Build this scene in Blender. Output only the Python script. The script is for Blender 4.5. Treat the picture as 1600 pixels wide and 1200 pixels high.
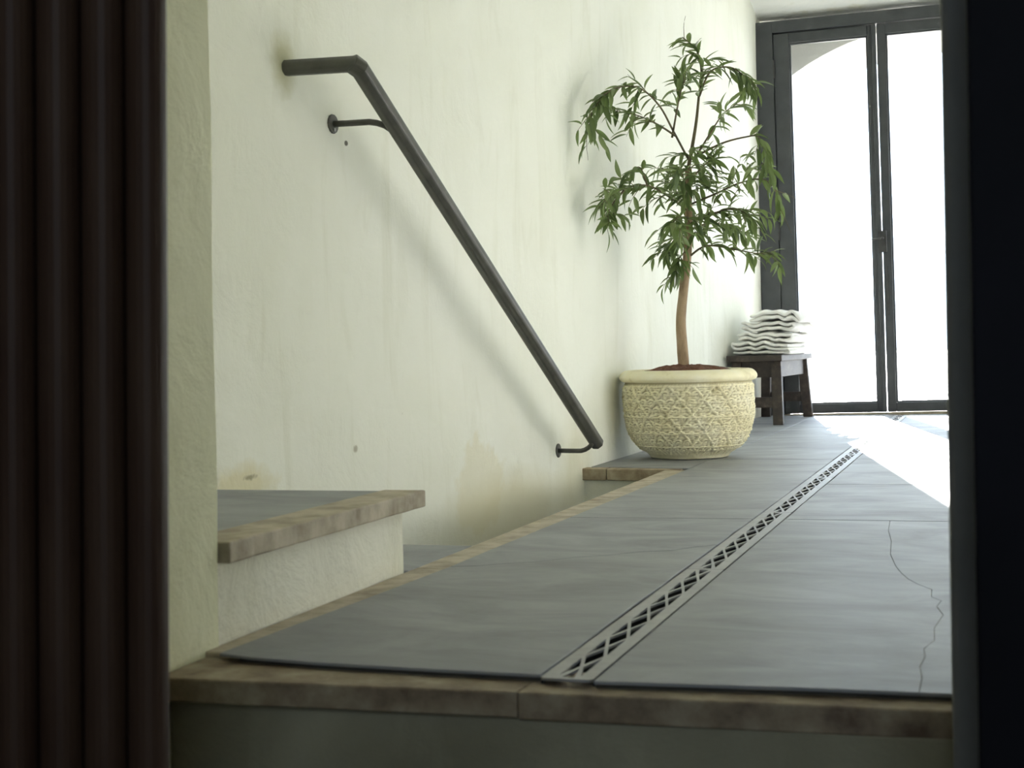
import bpy, bmesh, math, random
from mathutils import Vector, Matrix, noise

random.seed(7)
for o in list(bpy.data.objects):
    bpy.data.objects.remove(o)
scene = bpy.context.scene
col = scene.collection

# ------------------------------------------------------------------ camera
cam_data = bpy.data.cameras.new('camera')
cam = bpy.data.objects.new('camera', cam_data)
col.objects.link(cam)
cam.matrix_world = Matrix((( 0.94894296, 0.0153502,  0.31507399, 0.0),
                           ( 0.314496,   0.03148997,-0.94873634, 0.0),
                           (-0.02448496, 0.99938619, 0.02505461, 0.47),
                           (0, 0, 0, 1)))
cam_data.sensor_width = 36.0
cam_data.lens = 36.0 * 2350.0 / 1600.0
cam_data.clip_start = 0.05
cam_data.clip_end = 200
cam_data.dof.use_dof = True
cam_data.dof.focus_distance = 5.5
cam_data.dof.aperture_fstop = 9.0
scene.camera = cam

# ------------------------------------------------------------------ world, sun, exposure
world = bpy.data.worlds.new('world'); scene.world = world
world.use_nodes = True
bg = world.node_tree.nodes['Background']
bg.inputs['Color'].default_value = (0.74, 0.86, 1.0, 1)
bg.inputs['Strength'].default_value = 4.0

SUN_AZ = 0.215          # sideways drift per metre of travel towards the camera
SUN_EL = math.radians(17.5)
sd = bpy.data.lights.new('sun', 'SUN'); sd.energy = 48.0; sd.angle = math.radians(0.6)
sd.color = (1.0, 0.965, 0.91)
sun = bpy.data.objects.new('sun', sd); col.objects.link(sun)
hor = Vector((SUN_AZ, -1.0, 0)).normalized()
sun_dir = Vector((hor.x*math.cos(SUN_EL), hor.y*math.cos(SUN_EL), -math.sin(SUN_EL)))
sun.rotation_euler = sun_dir.to_track_quat('-Z', 'Y').to_euler()
sun.location = (-3, 16, 6)

# light portal in the glazed door (guides sky sampling, emits nothing itself)
pd = bpy.data.lights.new('door_portal', 'AREA'); pd.shape = 'RECTANGLE'; pd.size = 1.6; pd.size_y = 2.4
pd.cycles.is_portal = True
portal = bpy.data.objects.new('door_portal', pd); col.objects.link(portal)
portal.location = (-0.63, 9.52, 1.2)
portal.rotation_euler = (math.radians(-90), 0, 0)

pd2 = bpy.data.lights.new('added_window_portal', 'AREA'); pd2.shape = 'RECTANGLE'; pd2.size = 1.3; pd2.size_y = 1.35
pd2.cycles.is_portal = True
portal2 = bpy.data.objects.new('added_window_portal', pd2); col.objects.link(portal2)
portal2.location = (0.5, -1.92, 1.425); portal2.rotation_euler = (math.radians(90), 0, 0)

vs = scene.view_settings
vs.view_transform = 'Standard'; vs.look = 'None'; vs.gamma = 1.0; vs.use_curve_mapping = False
vs.exposure = 0.86
scene.cycles.max_bounces = 14
scene.cycles.diffuse_bounces = 10
scene.cycles.transparent_max_bounces = 16
scene.cycles.sample_clamp_indirect = 12.0
scene.cycles.use_denoising = True

# ------------------------------------------------------------------ helpers
def tag(o, label=None, cat=None, group=None, kind=None):
    if label: o['label'] = label
    if cat: o['category'] = cat
    if group: o['group'] = group
    if kind: o['kind'] = kind
    return o

def empty(name, loc=(0, 0, 0), rz=0.0):
    o = bpy.data.objects.new(name, None); col.objects.link(o)
    o.location = loc; o.rotation_euler = (0, 0, rz); o.empty_display_size = 0.1
    return o

def link(name, me, mat, parent=None):
    o = bpy.data.objects.new(name, me); col.objects.link(o)
    if mat and not me.materials: me.materials.append(mat)
    if parent: o.parent = parent
    return o

class MB:
    def __init__(s): s.v = []; s.f = []
    def add(s, vs, fs):
        n = len(s.v); s.v += [tuple(p) for p in vs]; s.f += [tuple(i+n for i in f) for f in fs]
        return s
    def box(s, x0, x1, y0, y1, z0, z1):
        vs = [(x, y, z) for z in (z0, z1) for y in (y0, y1) for x in (x0, x1)]
        return s.add(vs, [(0,2,3,1), (4,5,7,6), (0,1,5,4), (2,6,7,3), (0,4,6,2), (1,3,7,5)])
    def prism(s, pts, z0, z1):
        """extruded polygon, counter-clockwise seen from above"""
        n = len(pts)
        vs = [(x, y, z0) for x, y in pts] + [(x, y, z1) for x, y in pts]
        fs = [tuple(reversed(range(n))), tuple(range(n, 2*n))]
        fs += [(i, (i+1) % n, n+(i+1) % n, n+i) for i in range(n)]
        return s.add(vs, fs)
    def hexa(s, a, b):
        """two quads (four corner points each), joined"""
        return s.add(list(a)+list(b), [(3,2,1,0), (4,5,6,7), (0,1,5,4), (1,2,6,5), (2,3,7,6), (3,0,4,7)])
    def tube(s, pts, rad, seg=10, phase=0.0, up=Vector((0, 0, 1))):
        pts = [Vector(p) for p in pts]; n = len(pts)
        rs = rad if isinstance(rad, (list, tuple)) else [rad]*n
        rings = []
        for i, p in enumerate(pts):
            if i == 0: t = pts[1]-p
            elif i == n-1: t = p-pts[i-1]
            else: t = (pts[i+1]-p).normalized()+(p-pts[i-1]).normalized()
            t.normalize()
            u = up if abs(t.dot(up)) < 0.95 else Vector((1, 0, 0))
            a = t.cross(u).normalized(); b = a.cross(t).normalized()
            k = 1.0
            if 0 < i < n-1:
                c = max(0.35, t.dot((pts[i+1]-p).normalized())); k = 1/c if seg <= 12 else 1.0
            rings.append([p + (a*math.cos(phase+2*math.pi*j/seg) + b*math.sin(phase+2*math.pi*j/seg)*1.0)*rs[i] for j in range(seg)])
        vs = [q for r in rings for q in r]
        fs = [(i*seg+j, i*seg+(j+1) % seg, (i+1)*seg+(j+1) % seg, (i+1)*seg+j) for i in range(n-1) for j in range(seg)]
        fs += [tuple(reversed(range(seg))), tuple(range((n-1)*seg, n*seg))]
        return s.add(vs, fs)
    def mesh(s, name, smooth=False):
        me = bpy.data.meshes.new(name); me.from_pydata(s.v, [], s.f)
        bm = bmesh.new(); bm.from_mesh(me); bmesh.ops.recalc_face_normals(bm, faces=bm.faces); bm.to_mesh(me); bm.free()
        if smooth:
            for p in me.polygons: p.use_smooth = True
        me.update(); return me
    def build(s, name, mat, parent=None, bevel=0.0, seg=2, smooth=False):
        o = link(name, s.mesh(name, smooth), mat, parent)
        if bevel:
            m = o.modifiers.new('bevel', 'BEVEL'); m.width = bevel; m.segments = seg; m.limit_method = 'ANGLE'
            m.angle_limit = math.radians(40)
        return o

def nz(x, y, z=0.0): return noise.noise(Vector((x, y, z)))

# ------------------------------------------------------------------ materials
def mat_base(name):
    m = bpy.data.materials.new(name); m.use_nodes = True
    nt = m.node_tree; p = nt.nodes['Principled BSDF']
    return m, nt, p
def nd(nt, t, **k):
    n = nt.nodes.new(t)
    for a, b in k.items(): setattr(n, a, b)
    return n
def ramp(nt, fac, stops):
    r = nd(nt, 'ShaderNodeValToRGB'); e = r.color_ramp.elements
    e[0].position, e[0].color = stops[0][0], (*stops[0][1], 1)
    e[1].position, e[1].color = stops[-1][0], (*stops[-1][1], 1)
    for pos, c in stops[1:-1]:
        q = e.new(pos); q.color = (*c, 1)
    nt.links.new(fac, r.inputs['Fac']); return r.outputs['Color']
def tex(nt, scale, detail=6, rough=0.6, dist=0.0, vec=None):
    t = nd(nt, 'ShaderNodeTexNoise'); t.inputs['Scale'].default_value = scale
    t.inputs['Detail'].default_value = detail; t.inputs['Roughness'].default_value = rough
    t.inputs['Distortion'].default_value = dist
    if vec is not None: nt.links.new(vec, t.inputs['Vector'])
    return t
def coords(nt, scale=(1, 1, 1)):
    g = nd(nt, 'ShaderNodeNewGeometry'); mp = nd(nt, 'ShaderNodeMapping')
    mp.inputs['Scale'].default_value = scale
    nt.links.new(g.outputs['Position'], mp.inputs['Vector']); return mp.outputs['Vector']
def bump(nt, p, height, strength, dist=0.01):
    b = nd(nt, 'ShaderNodeBump'); b.inputs['Strength'].default_value = strength; b.inputs['Distance'].default_value = dist
    nt.links.new(height, b.inputs['Height']); nt.links.new(b.outputs['Normal'], p.inputs['Normal'])
def mixc(nt, fac, a, b, mode='MIX'):
    m = nd(nt, 'ShaderNodeMix', data_type='RGBA', blend_type=mode)
    for sock, v in ((m.inputs[0], fac), (m.inputs[6], a), (m.inputs[7], b)):
        if isinstance(v, (int, float)): sock.default_value = v
        elif isinstance(v, tuple): sock.default_value = (*v, 1)
        else: nt.links.new(v, sock)
    return m.outputs[2]
def math_n(nt, op, a, b=0.0, clamp=False):
    m = nd(nt, 'ShaderNodeMath', operation=op, use_clamp=clamp)
    for sock, v in ((m.inputs[0], a), (m.inputs[1], b)):
        if isinstance(v, (int, float)): sock.default_value = v
        else: nt.links.new(v, sock)
    return m.outputs[0]

def simple(name, stops, scale, rough=0.6, bstr=0.2, bscale=None, metallic=0.0, vec_scale=(1, 1, 1), bdist=0.004, detail=6, spec=None):
    m, nt, p = mat_base(name)
    v = coords(nt, vec_scale)
    t = tex(nt, scale, detail, vec=v)
    nt.links.new(ramp(nt, t.outputs['Fac'], stops), p.inputs['Base Color'])
    p.inputs['Roughness'].default_value = rough; p.inputs['Metallic'].default_value = metallic
    if spec is not None: p.inputs['Specular IOR Level'].default_value = spec
    if bstr:
        t2 = tex(nt, bscale or scale*3, 8, vec=v); bump(nt, p, t2.outputs['Fac'], bstr, bdist)
    return m

def stain_mask(nt, centre, size, soft=0.35, wob=0.5, wscale=9.0):
    """0..1 mask of an irregular blotch fixed on the wall"""
    g = nd(nt, 'ShaderNodeNewGeometry')
    t = tex(nt, wscale, 4, 0.6, vec=g.outputs['Position'])
    sub = nd(nt, 'ShaderNodeVectorMath', operation='SUBTRACT'); nt.links.new(g.outputs['Position'], sub.inputs[0]); sub.inputs[1].default_value = centre
    div = nd(nt, 'ShaderNodeVectorMath', operation='DIVIDE'); nt.links.new(sub.outputs[0], div.inputs[0]); div.inputs[1].default_value = size
    ln = nd(nt, 'ShaderNodeVectorMath', operation='LENGTH'); nt.links.new(div.outputs[0], ln.inputs[0])
    d = math_n(nt, 'ADD', ln.outputs['Value'], math_n(nt, 'MULTIPLY', math_n(nt, 'SUBTRACT', t.outputs['Fac'], 0.5), wob*2))
    mr = nd(nt, 'ShaderNodeMapRange'); nt.links.new(d, mr.inputs['Value'])
    mr.inputs['From Min'].default_value = 1.0; mr.inputs['From Max'].default_value = 1.0-soft
    return mr.outputs['Result']

def plaster(name, base, base2, stains=(), bstr=0.35):
    m, nt, p = mat_base(name)
    v = coords(nt)
    big = tex(nt, 1.3, 5, 0.55, 0.6, vec=v)
    c = ramp(nt, big.outputs['Fac'], [(0.32, base2), (0.62, base)])
    vst = coords(nt, (5, 5, 0.9))
    streak = tex(nt, 1.6, 6, 0.6, 0.8, vec=vst)
    sm = ramp(nt, streak.outputs['Fac'], [(0.56, (0, 0, 0)), (0.75, (1, 1, 1))])
    c = mixc(nt, math_n(nt, 'MULTIPLY', sm, 0.22), c, (0.56, 0.55, 0.40))
    fine = tex(nt, 26, 6, 0.65, vec=v)
    pit = ramp(nt, fine.outputs['Fac'], [(0.20, (1, 1, 1)), (0.27, (0, 0, 0))])
    c = mixc(nt, math_n(nt, 'MULTIPLY', pit, 0.35), c, (0.30, 0.27, 0.20))
    for centre, size, colr, amt, soft, wob, ws in stains:
        c = mixc(nt, math_n(nt, 'MULTIPLY', stain_mask(nt, centre, size, soft, wob, ws), amt), c, colr)
    nt.links.new(c, p.inputs['Base Color']); p.inputs['Roughness'].default_value = 0.82
    p.inputs['Specular IOR Level'].default_value = 0.25
    b1 = tex(nt, 7, 9, 0.62, 0.3, vec=v)
    bump(nt, p, b1.outputs['Fac'], bstr, 0.02)
    return m

WALL_STAINS = [
    ((-1.62, 4.55, 0.02), (0.3, 0.19, 0.16), (0.74, 0.69, 0.50), 0.45, 0.2, 0.8, 8.0),
    ((-1.60, 4.80, -0.10), (0.3, 0.7, 0.17), (0.62, 0.56, 0.34), 0.55, 0.6, 0.3, 3.0),
    ((-1.74, 3.20, 0.15), (0.2, 0.16, 0.07), (0.68, 0.60, 0.34), 0.6, 0.5, 0.6, 12.0),
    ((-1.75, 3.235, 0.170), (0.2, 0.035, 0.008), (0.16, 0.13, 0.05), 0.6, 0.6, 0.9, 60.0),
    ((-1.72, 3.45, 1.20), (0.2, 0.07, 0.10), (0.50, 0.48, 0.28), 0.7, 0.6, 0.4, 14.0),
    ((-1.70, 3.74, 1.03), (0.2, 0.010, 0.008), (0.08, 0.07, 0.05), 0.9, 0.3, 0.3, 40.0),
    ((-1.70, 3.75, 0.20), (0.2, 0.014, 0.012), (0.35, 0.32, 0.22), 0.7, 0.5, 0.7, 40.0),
    ((-1.55, 5.40, -0.02), (0.3, 0.25, 0.30), (0.62, 0.58, 0.40), 0.5, 0.7, 0.3, 3.0),
]
M = {}
M['plaster'] = plaster('cream_plaster', (0.86, 0.865, 0.79), (0.81, 0.815, 0.72), WALL_STAINS)
M['reveal'] = plaster('reveal_plaster', (0.86, 0.86, 0.65), (0.76, 0.76, 0.53), bstr=0.6)
M['step_plaster'] = plaster('step_plaster', (0.86, 0.85, 0.75), (0.76, 0.74, 0.58), bstr=0.8)
M['white_plaster'] = plaster('white_plaster', (0.88, 0.885, 0.86), (0.85, 0.855, 0.82),
    [((-1.0, 9.40, 2.462), (0.36, 0.06, 0.03), (0.46, 0.39, 0.16), 0.7, 0.7, 0.7, 9.0)])
M['porch'] = plaster('porch_plaster', (0.70, 0.69, 0.66), (0.63, 0.62, 0.58))
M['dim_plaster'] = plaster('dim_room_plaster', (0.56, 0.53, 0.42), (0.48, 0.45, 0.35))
M['riser'] = plaster('dark_riser_plaster', (0.36, 0.34, 0.24), (0.22, 0.20, 0.13))  # base colours darker than in the other plasters

def slate():
    m, nt, p = mat_base('blue_grey_slate')
    v = coords(nt); vs_ = coords(nt, (1.0, 1.7, 1.0))
    a = tex(nt, 2.8, 8, 0.64, 0.9, vec=vs_)
    c = ramp(nt, a.outputs['Fac'], [(0.30, (0.180, 0.187, 0.198)), (0.5, (0.24, 0.252, 0.268)), (0.72, (0.315, 0.33, 0.348))])
    oi = nd(nt, 'ShaderNodeObjectInfo')
    c = mixc(nt, math_n(nt, 'MULTIPLY', oi.outputs['Random'], 0.25), c, (0.24, 0.24, 0.225))
    fl = tex(nt, 9, 5, 0.6, 1.2, vec=vs_)
    fm = ramp(nt, fl.outputs['Fac'], [(0.62, (0, 0, 0)), (0.74, (1, 1, 1))])
    c = mixc(nt, math_n(nt, 'MULTIPLY', fm, 0.25), c, (0.34, 0.33, 0.30))
    nt.links.new(c, p.inputs['Base Color'])
    r = nd(nt, 'ShaderNodeMapRange'); nt.links.new(a.outputs['Fac'], r.inputs['Value'])
    r.inputs['To Min'].default_value = 0.62; r.inputs['To Max'].default_value = 0.44
    p.inputs['Specular IOR Level'].default_value = 0.45
    nt.links.new(r.outputs['Result'], p.inputs['Roughness'])
    lay = tex(nt, 5, 8, 0.58, 1.5, vec=vs_)
    bump(nt, p, lay.outputs['Fac'], 0.16, 0.010)
    return m
M['slate'] = slate()
M['stone'] = simple('tan_limestone', [(0.34, (0.27, 0.22, 0.15)), (0.5, (0.40, 0.345, 0.25)), (0.68, (0.52, 0.46, 0.35))], 13, 0.62, 0.5, 26)
M['stone_dark'] = simple('worn_brown_limestone', [(0.34, (0.13, 0.085, 0.05)), (0.5, (0.27, 0.21, 0.135)), (0.68, (0.42, 0.36, 0.25))], 11, 0.62, 0.5, 24)
M['grout'] = simple('dark_bedding_mortar', [(0.3, (0.05, 0.045, 0.035)), (0.7, (0.09, 0.08, 0.06))], 20, 0.9)
M['steel'] = simple('brushed_drain_steel', [(0.3, (0.27, 0.27, 0.265)), (0.7, (0.37, 0.37, 0.36))], 14, 0.5, 0.05, metallic=0.5)
M['drain_dark'] = simple('drain_bottom', [(0.3, (0.012, 0.011, 0.009)), (0.7, (0.025, 0.022, 0.018))], 20, 0.8)
M['rail'] = simple('dark_grey_painted_steel', [(0.3, (0.060, 0.060, 0.050)), (0.7, (0.100, 0.098, 0.083))], 18, 0.42, 0.12, 40)
M['frame'] = simple('charcoal_paint', [(0.3, (0.030, 0.034, 0.038)), (0.66, (0.050, 0.055, 0.058)), (0.80, (0.12, 0.12, 0.12))], 10, 0.45, 0.2, 30)
M['iron'] = simple('black_iron', [(0.3, (0.02, 0.02, 0.02)), (0.7, (0.05, 0.05, 0.05))], 20, 0.5)
M['wood'] = simple('dark_stained_wood', [(0.3, (0.020, 0.014, 0.010)), (0.55, (0.045, 0.032, 0.024)), (0.78, (0.11, 0.085, 0.065))], 7, 0.55, 0.3, 20, vec_scale=(4, 0.8, 4))
M['shutter'] = simple('dark_red_brown_shutter', [(0.3, (0.040, 0.020, 0.013)), (0.7, (0.065, 0.038, 0.024))], 6, 0.55, 0.2, 20, vec_scale=(5, 5, 0.6), spec=0.2)
M['post'] = simple('grey_door_post', [(0.3, (0.20, 0.20, 0.19)), (0.7, (0.28, 0.28, 0.27))], 6, 0.6)
M['black_door'] = simple('black_door_paint', [(0.3, (0.004, 0.004, 0.006)), (0.7, (0.007, 0.007, 0.011))], 5, 0.7, spec=0.15)
M['dim_floor'] = simple('dim_room_floor', [(0.3, (0.06, 0.05, 0.04)), (0.7, (0.10, 0.09, 0.07))], 6, 0.7)
M['court'] = simple('pale_courtyard_paving', [(0.3, (0.25, 0.245, 0.23)), (0.7, (0.31, 0.30, 0.285))], 3, 0.8)
M['pot'] = simple('pale_cast_stone', [(0.26, (0.60, 0.53, 0.32)), (0.44, (0.86, 0.80, 0.56)), (0.72, (0.89, 0.85, 0.67))], 11, 0.85, 0.5, 45, bdist=0.006)
nt_ = M['pot'].node_tree; p_ = nt_.nodes['Principled BSDF']; geo_ = nd(nt_, 'ShaderNodeNewGeometry')
src_ = p_.inputs['Base Color'].links[0].from_socket
hollow_shade_ = ramp(nt_, geo_.outputs['Pointiness'], [(0.455, (1, 1, 1)), (0.515, (0, 0, 0))])   # shade of the relief's hollows painted into the colour
nt_.links.new(mixc(nt_, math_n(nt_, 'MULTIPLY', hollow_shade_, 0.75), src_, (0.30, 0.255, 0.13)), p_.inputs['Base Color'])
M['soil'] = simple('red_brown_soil', [(0.3, (0.09, 0.035, 0.018)), (0.7, (0.20, 0.085, 0.045))], 60, 0.95, 0.8, 90)
M['bark'] = simple('light_brown_bark', [(0.3, (0.24, 0.17, 0.105)), (0.6, (0.40, 0.29, 0.185)), (0.8, (0.48, 0.38, 0.26))], 22, 0.85, 0.5, 60, vec_scale=(1.5, 1.5, 0.5))
M['twig'] = simple('green_brown_twig', [(0.3, (0.10, 0.085, 0.045)), (0.7, (0.17, 0.14, 0.075))], 30, 0.8)
def leafmat():
    m, nt, p = mat_base('glossy_narrow_leaf')
    oi = nd(nt, 'ShaderNodeObjectInfo')
    c = ramp(nt, oi.outputs['Random'], [(0.0, (0.055, 0.090, 0.035)), (0.45, (0.10, 0.150, 0.055)), (0.8, (0.19, 0.255, 0.10)), (1.0, (0.32, 0.38, 0.19))])
    t = tex(nt, 40, 3, vec=coords(nt))
    c = mixc(nt, math_n(nt, 'MULTIPLY', t.outputs['Fac'], 0.35), c, (0.12, 0.17, 0.07))
    nt.links.new(c, p.inputs['Base Color']); p.inputs['Roughness'].default_value = 0.42
    tr = nd(nt, 'ShaderNodeBsdfTranslucent'); nt.links.new(mixc(nt, 0.4, c, (0.30, 0.42, 0.06)), tr.inputs['Color'])
    mx = nd(nt, 'ShaderNodeMixShader'); mx.inputs[0].default_value = 0.28
    out = nt.nodes['Material Output']
    nt.links.new(p.outputs[0], mx.inputs[1]); nt.links.new(tr.outputs[0], mx.inputs[2]); nt.links.new(mx.outputs[0], out.inputs['Surface'])
    return m
M['leaf'] = leafmat()
def towelmat():
    m, nt, p = mat_base('white_terry_cloth')
    v = coords(nt)
    t = tex(nt, 30, 4, vec=v)
    nt.links.new(ramp(nt, t.outputs['Fac'], [(0.3, (0.74, 0.73, 0.69)), (0.7, (0.82, 0.81, 0.78))]), p.inputs['Base Color'])
    p.inputs['Roughness'].default_value = 0.95; p.inputs['Specular IOR Level'].default_value = 0.1
    t2 = tex(nt, 240, 4, vec=v); bump(nt, p, t2.outputs['Fac'], 0.5, 0.004)
    return m
M['towel'] = towelmat()
def glassmat():
    m, nt, p = mat_base('dusty_window_glass')
    nt.nodes.remove(p); out = nt.nodes['Material Output']
    tr = nd(nt, 'ShaderNodeBsdfTransparent'); tr.inputs['Color'].default_value = (0.96, 0.97, 0.97, 1)
    gl = nd(nt, 'ShaderNodeBsdfGlossy'); gl.inputs['Roughness'].default_value = 0.03
    lw = nd(nt, 'ShaderNodeLayerWeight'); lw.inputs['Blend'].default_value = 0.12
    mx = nd(nt, 'ShaderNodeMixShader')
    nt.links.new(math_n(nt, 'MULTIPLY', lw.outputs['Fresnel'], 0.6), mx.inputs[0]); nt.links.new(tr.outputs[0], mx.inputs[1]); nt.links.new(gl.outputs[0], mx.inputs[2])
    # water marks and dust towards the bottom of the panes
    v = coords(nt, (3.5, 3.5, 1.0)); t = tex(nt, 3.0, 7, 0.65, 1.2, vec=v)
    g = nd(nt, 'ShaderNodeNewGeometry'); sx = nd(nt, 'ShaderNodeSeparateXYZ'); nt.links.new(g.outputs['Position'], sx.inputs[0])
    h = nd(nt, 'ShaderNodeMapRange'); nt.links.new(sx.outputs['Z'], h.inputs['Value'])
    h.inputs['From Min'].default_value = 0.9; h.inputs['From Max'].default_value = 0.1
    d = ramp(nt, t.outputs['Fac'], [(0.45, (0, 0, 0)), (0.7, (1, 1, 1))])
    fac = math_n(nt, 'MULTIPLY', math_n(nt, 'MULTIPLY', d, h.outputs['Result']), 0.16)
    df = nd(nt, 'ShaderNodeBsdfDiffuse'); df.inputs['Color'].default_value = (0.6, 0.6, 0.58, 1)
    m2 = nd(nt, 'ShaderNodeMixShader'); nt.links.new(fac, m2.inputs[0]); nt.links.new(mx.outputs[0], m2.inputs[1]); nt.links.new(df.outputs[0], m2.inputs[2])
    nt.links.new(m2.outputs[0], out.inputs['Surface'])
    return m
M['glass'] = glassmat()

# ------------------------------------------------------------------ setting: walls
WALL_PLAN = [(2.14, -1.845), (3.2, -1.75), (5.30, -1.561), (5.62, -1.545), (6.2, -1.54), (8.3, -1.535), (9.0, -1.49), (9.60, -1.462)]
def wall_x(y):
    for (y0, x0), (y1, x1) in zip(WALL_PLAN, WALL_PLAN[1:]):
        if y <= y1: return x0 + (x1-x0)*(y-y0)/(y1-y0)
    return WALL_PLAN[-1][1]
def ceil_z(y):
    pts = [(1.9, 3.1), (7.6, 3.1), (8.3, 2.92), (8.9, 2.66), (9.2, 2.555), (9.46, 2.47), (9.7, 2.44)]
    for (y0, z0), (y1, z1) in zip(pts, pts[1:]):
        if y <= y1: return z0 + (z1-z0)*(y-y0)/(y1-y0)
    return pts[-1][1]

def grid_surface(ny, nzz, fn):
    mb = MB()
    vs = [fn(i/(ny), j/(nzz)) for j in range(nzz+1) for i in range(ny+1)]
    fs = [(j*(ny+1)+i, j*(ny+1)+i+1, (j+1)*(ny+1)+i+1, (j+1)*(ny+1)+i) for j in range(nzz) for i in range(ny)]
    return mb.add(vs, fs)

def solidify(o, t, offset=1.0):
    m = o.modifiers.new('thick', 'SOLIDIFY'); m.thickness = t; m.offset = offset
    return o

def left_fn(u, w):
    y = 2.06 + u*(9.56-2.06)
    z = -1.25 + w*(ceil_z(y)+0.06+1.25)
    amp = 0.012 if y < 9.0 else 0.012*max(0, (9.5-y)/0.5)
    d = amp*(nz(y*1.1, z*1.1, 3.1) + 0.6*nz(y*3.2, z*2.6, 8.7) + 0.25*nz(y*9, z*8, 1.7))
    return (wall_x(y) + d, y, z)
g = grid_surface(170, 90, left_fn)
wl = g.build('wall_left', M['plaster'], smooth=True)
bm = bmesh.new(); bm.from_mesh(wl.data)
if sum(f.normal.x for f in bm.faces) < 0: bmesh.ops.reverse_faces(bm, faces=bm.faces)
bm.to_mesh(wl.data); bm.free()
solidify(wl, 0.25, -1.0)
tag(wl, 'cream lime-plastered wall behind the handrail and the potted tree', 'wall', kind='structure')

RX = 0.75
def right_fn(u, w):
    y = 1.95 + u*(9.56-1.95); z = -0.3 + w*(ceil_z(y)+0.06+0.3)
    return (RX + 0.008*(nz(y*1.2, z*1.2, 13.1)+0.5*nz(y*3, z*3, 2.2)), y, z)
wr = grid_surface(60, 30, right_fn).build('wall_right', M['white_plaster'], smooth=True)
bm = bmesh.new(); bm.from_mesh(wr.data)
if sum(f.normal.x for f in bm.faces) > 0: bmesh.ops.reverse_faces(bm, faces=bm.faces)
bm.to_mesh(wr.data); bm.free()
solidify(wr, 0.25, -1.0)
tag(wr, 'white plastered passage wall on the right, hidden beyond the dark door', 'wall', kind='structure')

def ceil_fn(u, w):
    y = 1.95 + u*(9.62-1.95); x = -2.3 + w*3.4
    return (x, y, ceil_z(y) + 0.010*(nz(x*1.5, y*1.5, 4.4)+0.5*nz(x*4, y*4, 9.4)))
ce = grid_surface(110, 40, ceil_fn).build('ceiling', M['white_plaster'], smooth=True)
bm = bmesh.new(); bm.from_mesh(ce.data)
if sum(f.normal.z for f in bm.faces) > 0: bmesh.ops.reverse_faces(bm, faces=bm.faces)
bm.to_mesh(ce.data); bm.free()
solidify(ce, 0.2, -1.0)
tag(ce, 'whitewashed ceiling curving down to the glazed door head', 'ceiling', kind='structure')

# thick wall between the dim room and the passage, with the doorway in it
def reveal_block():
    """left jamb: plan polygon swept upwards with a slightly wavy, leaning arris"""
    mb = MB(); n = 60; rows = []
    for k in range(n+1):
        z = -1.25 + k*(3.25+1.25)/n
        lean = 0.016*z
        e = 0.004*nz(z*3, 1.3) + lean
        e2 = 0.005*nz(z*3.4, 7.7) + lean
        rows.append([(-2.3, 1.60, z), (-1.226+e, 1.60, z), (-1.226+e, 1.9, z), (-1.222+e2, 2.142, z), (-1.228+e2, 2.15, z), (-2.3, 2.15, z)])
    m = len(rows[0])
    vs = [p for r in rows for p in r]
    fs = [(k*m+i, k*m+(i+1) % m, (k+1)*m+(i+1) % m, (k+1)*m+i) for k in range(n) for i in range(m)]
    fs += [tuple(reversed(range(m))), tuple(range(n*m, n*m+m))]
    return mb.add(vs, fs)
wf = reveal_block().build('wall_front_left', M['reveal'])
tag(wf, 'yellowish plastered door reveal beside the fluted dark shutter', 'wall', kind='structure')
wfr = MB().box(-0.070, 1.6, 1.88, 2.14, -0.3, 3.25).build('wall_front_right', M['dim_plaster'], bevel=0.01)
tag(wfr, 'dark wall end to the right of the doorway', 'wall', kind='structure')
wft = MB().box(-1.228, -0.072, 1.60, 2.14, 2.25, 3.25).build('wall_front_top', M['dim_plaster'], bevel=0.01)
tag(wft, 'dark wall over the doorway to the passage', 'wall', kind='structure')

# the dim room around the camera
tag(MB().box(-2.3, 1.6, -1.8, 2.0, -0.30, -0.19).build('floor_dim_room', M['dim_floor']), 'dark floor of the unlit room before the step', 'floor', kind='structure')
tag(MB().box(-2.4, -2.3, -1.8, 2.14, -0.3, 3.25).build('wall_dim_left', M['dim_plaster']), 'unlit left wall of the dark front room', 'wall', kind='structure')
tag(MB().box(1.6, 1.7, -1.8, 2.14, -0.3, 3.25).build('wall_dim_right', M['dim_plaster']), 'unlit right wall of the dark front room', 'wall', kind='structure')
WX0, WX1, WZ0, WZ1 = -0.15, 1.15, 0.75, 2.10        # unseen window added behind the viewer to light riser, shutter and reveal
bw = MB().box(-2.4, WX0, -1.9, -1.8, -0.3, 3.25).box(WX1, 1.7, -1.9, -1.8, -0.3, 3.25).box(WX0, WX1, -1.9, -1.8, -0.3, WZ0).box(WX0, WX1, -1.9, -1.8, WZ1, 3.25)
tag(bw.build('wall_dim_back', M['dim_plaster']), 'back wall of the dark front room around an added window', 'wall', kind='structure')
w1 = empty('added_window', (0, -1.85, 0)); tag(w1, 'added unseen casement window behind the viewer, lighting the dim room', 'window', kind='structure')
fm_ = MB()
for a0, a1, c0, c1 in ((WX0, WX0+0.05, WZ0, WZ1), (WX1-0.05, WX1, WZ0, WZ1), (WX0+0.05, WX1-0.05, WZ0, WZ0+0.05), (WX0+0.05, WX1-0.05, WZ1-0.05, WZ1)):
    fm_.box(a0, a1, -0.03, 0.03, c0, c1)
fm_.build('window_frame', M['frame'], w1)
MB().box((WX0+WX1)/2-0.02, (WX0+WX1)/2+0.02, -0.02, 0.02, WZ0+0.05, WZ1-0.05).build('mullion', M['frame'], w1)
for g0, g1 in ((WX0+0.05, (WX0+WX1)/2-0.02), ((WX0+WX1)/2+0.02, WX1-0.05)):
    MB().box(g0, g1, -0.003, 0.003, WZ0+0.05, WZ1-0.05).build('pane', M['glass'], w1)
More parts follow.
